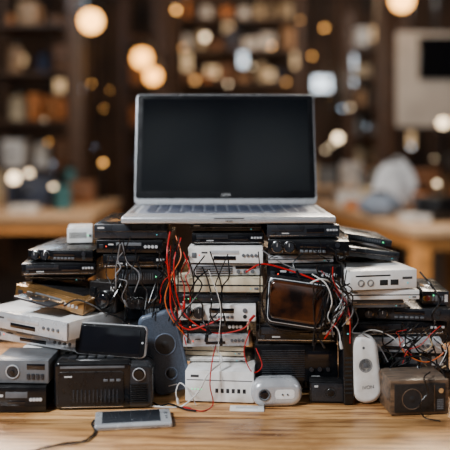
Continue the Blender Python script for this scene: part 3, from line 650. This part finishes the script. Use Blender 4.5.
def pendant(label,px,py,Y,rad,m,group=None,shade=True):
    c=P(px,py,Y); r=thing('pendant_lamp',label,'lamp',c,0,group)
    MB().tube([(0,0,rad*1.5),(0,0,3.4-c.z)],.006,sub=1,seg=6).build('cord',BLK,r)
    MB().sph((0,0,0),rad).build('bulb',m,r)
    MB().cyl((0,0,rad*1.35),rad*.45,rad*.9,'Z').build('socket',BLK,r)
    if shade: MB().lathe([(rad*.5,rad*1.9),(rad*.6,rad*1.7),(rad*1.5,rad*.8),(rad*1.4,rad*.82),(rad*.5,rad*1.6)]).build('shade',BLK2,r)
pendant('large warm pendant lamp hanging at the upper left',91,21,5.3,.078,WB)
pendant('large warm pendant lamp cut by the top edge at the right',402,0,5.3,.078,WB)
pendant('amber pendant lamp above the left corner of the laptop lid',142,58,7,.085,WB2)
pendant('lower amber pendant lamp touching the laptop lid left corner',153,76,7.3,.075,WB2)
g=random.Random(9)
for i,(px,py,rd,mm) in enumerate(((176,10,.022,WB),(205,37,.03,CWB),(195,80,.03,DIM),(252,66,.012,CWB),(272,46,.012,WB),(286,82,.02,DIM),(325,28,.022,WB),(183,48,.02,DIM),(312,56,.012,WB),(228,84,.014,CWB),(300,20,.014,DIM))):
    pendant('small bare bulb hanging far back above the laptop',px,py,8.0+.12*((i*7)%5-2),rd,mm,'small hanging bulbs above the laptop',False)
for i in range(12):
    px,py=g.uniform(325,448),g.uniform(90,168)
    pendant('tiny bulb glimmering in the distance right of the laptop',px,py,g.uniform(7.85,8.0),g.uniform(.005,.014),g.choice([WB,CWB,COB]),'tiny distant bulbs right of the laptop',False)
for i in range(9):
    px,py=g.uniform(4,126),g.uniform(80,172)
    pendant('tiny bulb glimmering in the distance left of the laptop',px,py,g.uniform(5.95,6.1),g.uniform(.003,.008),g.choice([WB,CWB,COB]),'tiny distant bulbs left of the laptop',False)
def glow(label,px,py,Y,rad,m):
    c=P(px,py,Y); z0=T if c.z>T else 0; r=thing('globe_lamp',label,'lamp',(c.x,c.y,z0)); hh=c.z-z0
    MB().cyl((0,0,.01),rad*.9,.02,'Z').build('base',BLK,r); MB().cyl((0,0,max(.01,hh/2)),.012,max(.02,hh-rad),'Z').build('stem',BLK,r); MB().sph((0,0,hh),rad).build('globe',m,r)
glow('warm globe lamp on the left table near the frame edge',14,178,4.7,.034,CWB)
glow('small globe lamp beside the warm one on the left table',29,174,5.25,.024,CWB)
glow('small globe lamp in the middle of the left table',53,187,4.75,.014,CWB)
glow('small globe lamp at the right end of the left table',103,163,5.4,.014,WB)
glow('globe lamp on the oak table close to the laptop lid',338,138,5.2,.03,CWB)
glow('bright globe lamp on the oak table at right edge',443,123,4.75,.032,CWB)
glow('tiny globe lamp on the oak table near the dark toolbox',437,184,4.4,.013,CWB)
# ---------------------------------------------------------------- lights
def area(name,loc,target,size,e,col):
    l=bpy.data.lights.new(name,'AREA'); l.size=size; l.energy=e; l.color=col; o=bpy.data.objects.new(name,l); COL.objects.link(o); o.location=loc
    o.rotation_euler=(Vector(target)-Vector(loc)).to_track_quat('-Z','Y').to_euler(); return o
area('key_light',(-1.1,.2,2.1),(0,1.3,.85),.32,58,(.93,.97,1))
area('fill_light',(1.6,.3,1.6),(0,1.3,.85),.35,5.5,(.9,.95,1))
area('back_light',(.8,2.8,2.5),(0,1.3,.9),.45,46,(1,.84,.64))
area('back_light_left',(-1.2,2.6,2.4),(-.1,1.3,.9),.35,36,(.95,.95,1))
def pt(n,loc,e,col,r=.15):
    l=bpy.data.lights.new(n,'POINT'); l.energy=e; l.color=col; l.shadow_soft_size=r; o=bpy.data.objects.new(n,l); COL.objects.link(o); o.location=loc
pt('added_left_table_light',(-1.3,3.2,2.2),85,(1,.74,.48)); pt('added_right_table_light',(.6,3.2,2.3),75,(1,.88,.74)); pt('far_lamp_light',(.3,8.0,2.95),60,(1,.66,.38)); pt('far_left_light',(-1.6,5.6,2.7),26,(.6,.8,1)); pt('far_right_light',(1.7,7.2,2.8),85,(.95,.88,.8))  # left and right points are unseen fills, added to brighten the background tables
w=bpy.data.worlds.new('world'); SC.world=w; w.use_nodes=True; w.node_tree.nodes['Background'].inputs[0].default_value=(.5,.5,.55,1); w.node_tree.nodes['Background'].inputs[1].default_value=.015
# ---------------------------------------------------------------- camera
cd=bpy.data.cameras.new('camera'); cam=bpy.data.objects.new('camera',cd); COL.objects.link(cam); cam.location=(0,0,H); cam.rotation_euler=(R(90),0,0)
cd.sensor_width=36; cd.lens=F/450*36; cd.shift_y=-84/450; cd.clip_start=.02
cd.dof.use_dof=True; cd.dof.focus_distance=1.25; cd.dof.aperture_fstop=2.2
SC.camera=cam
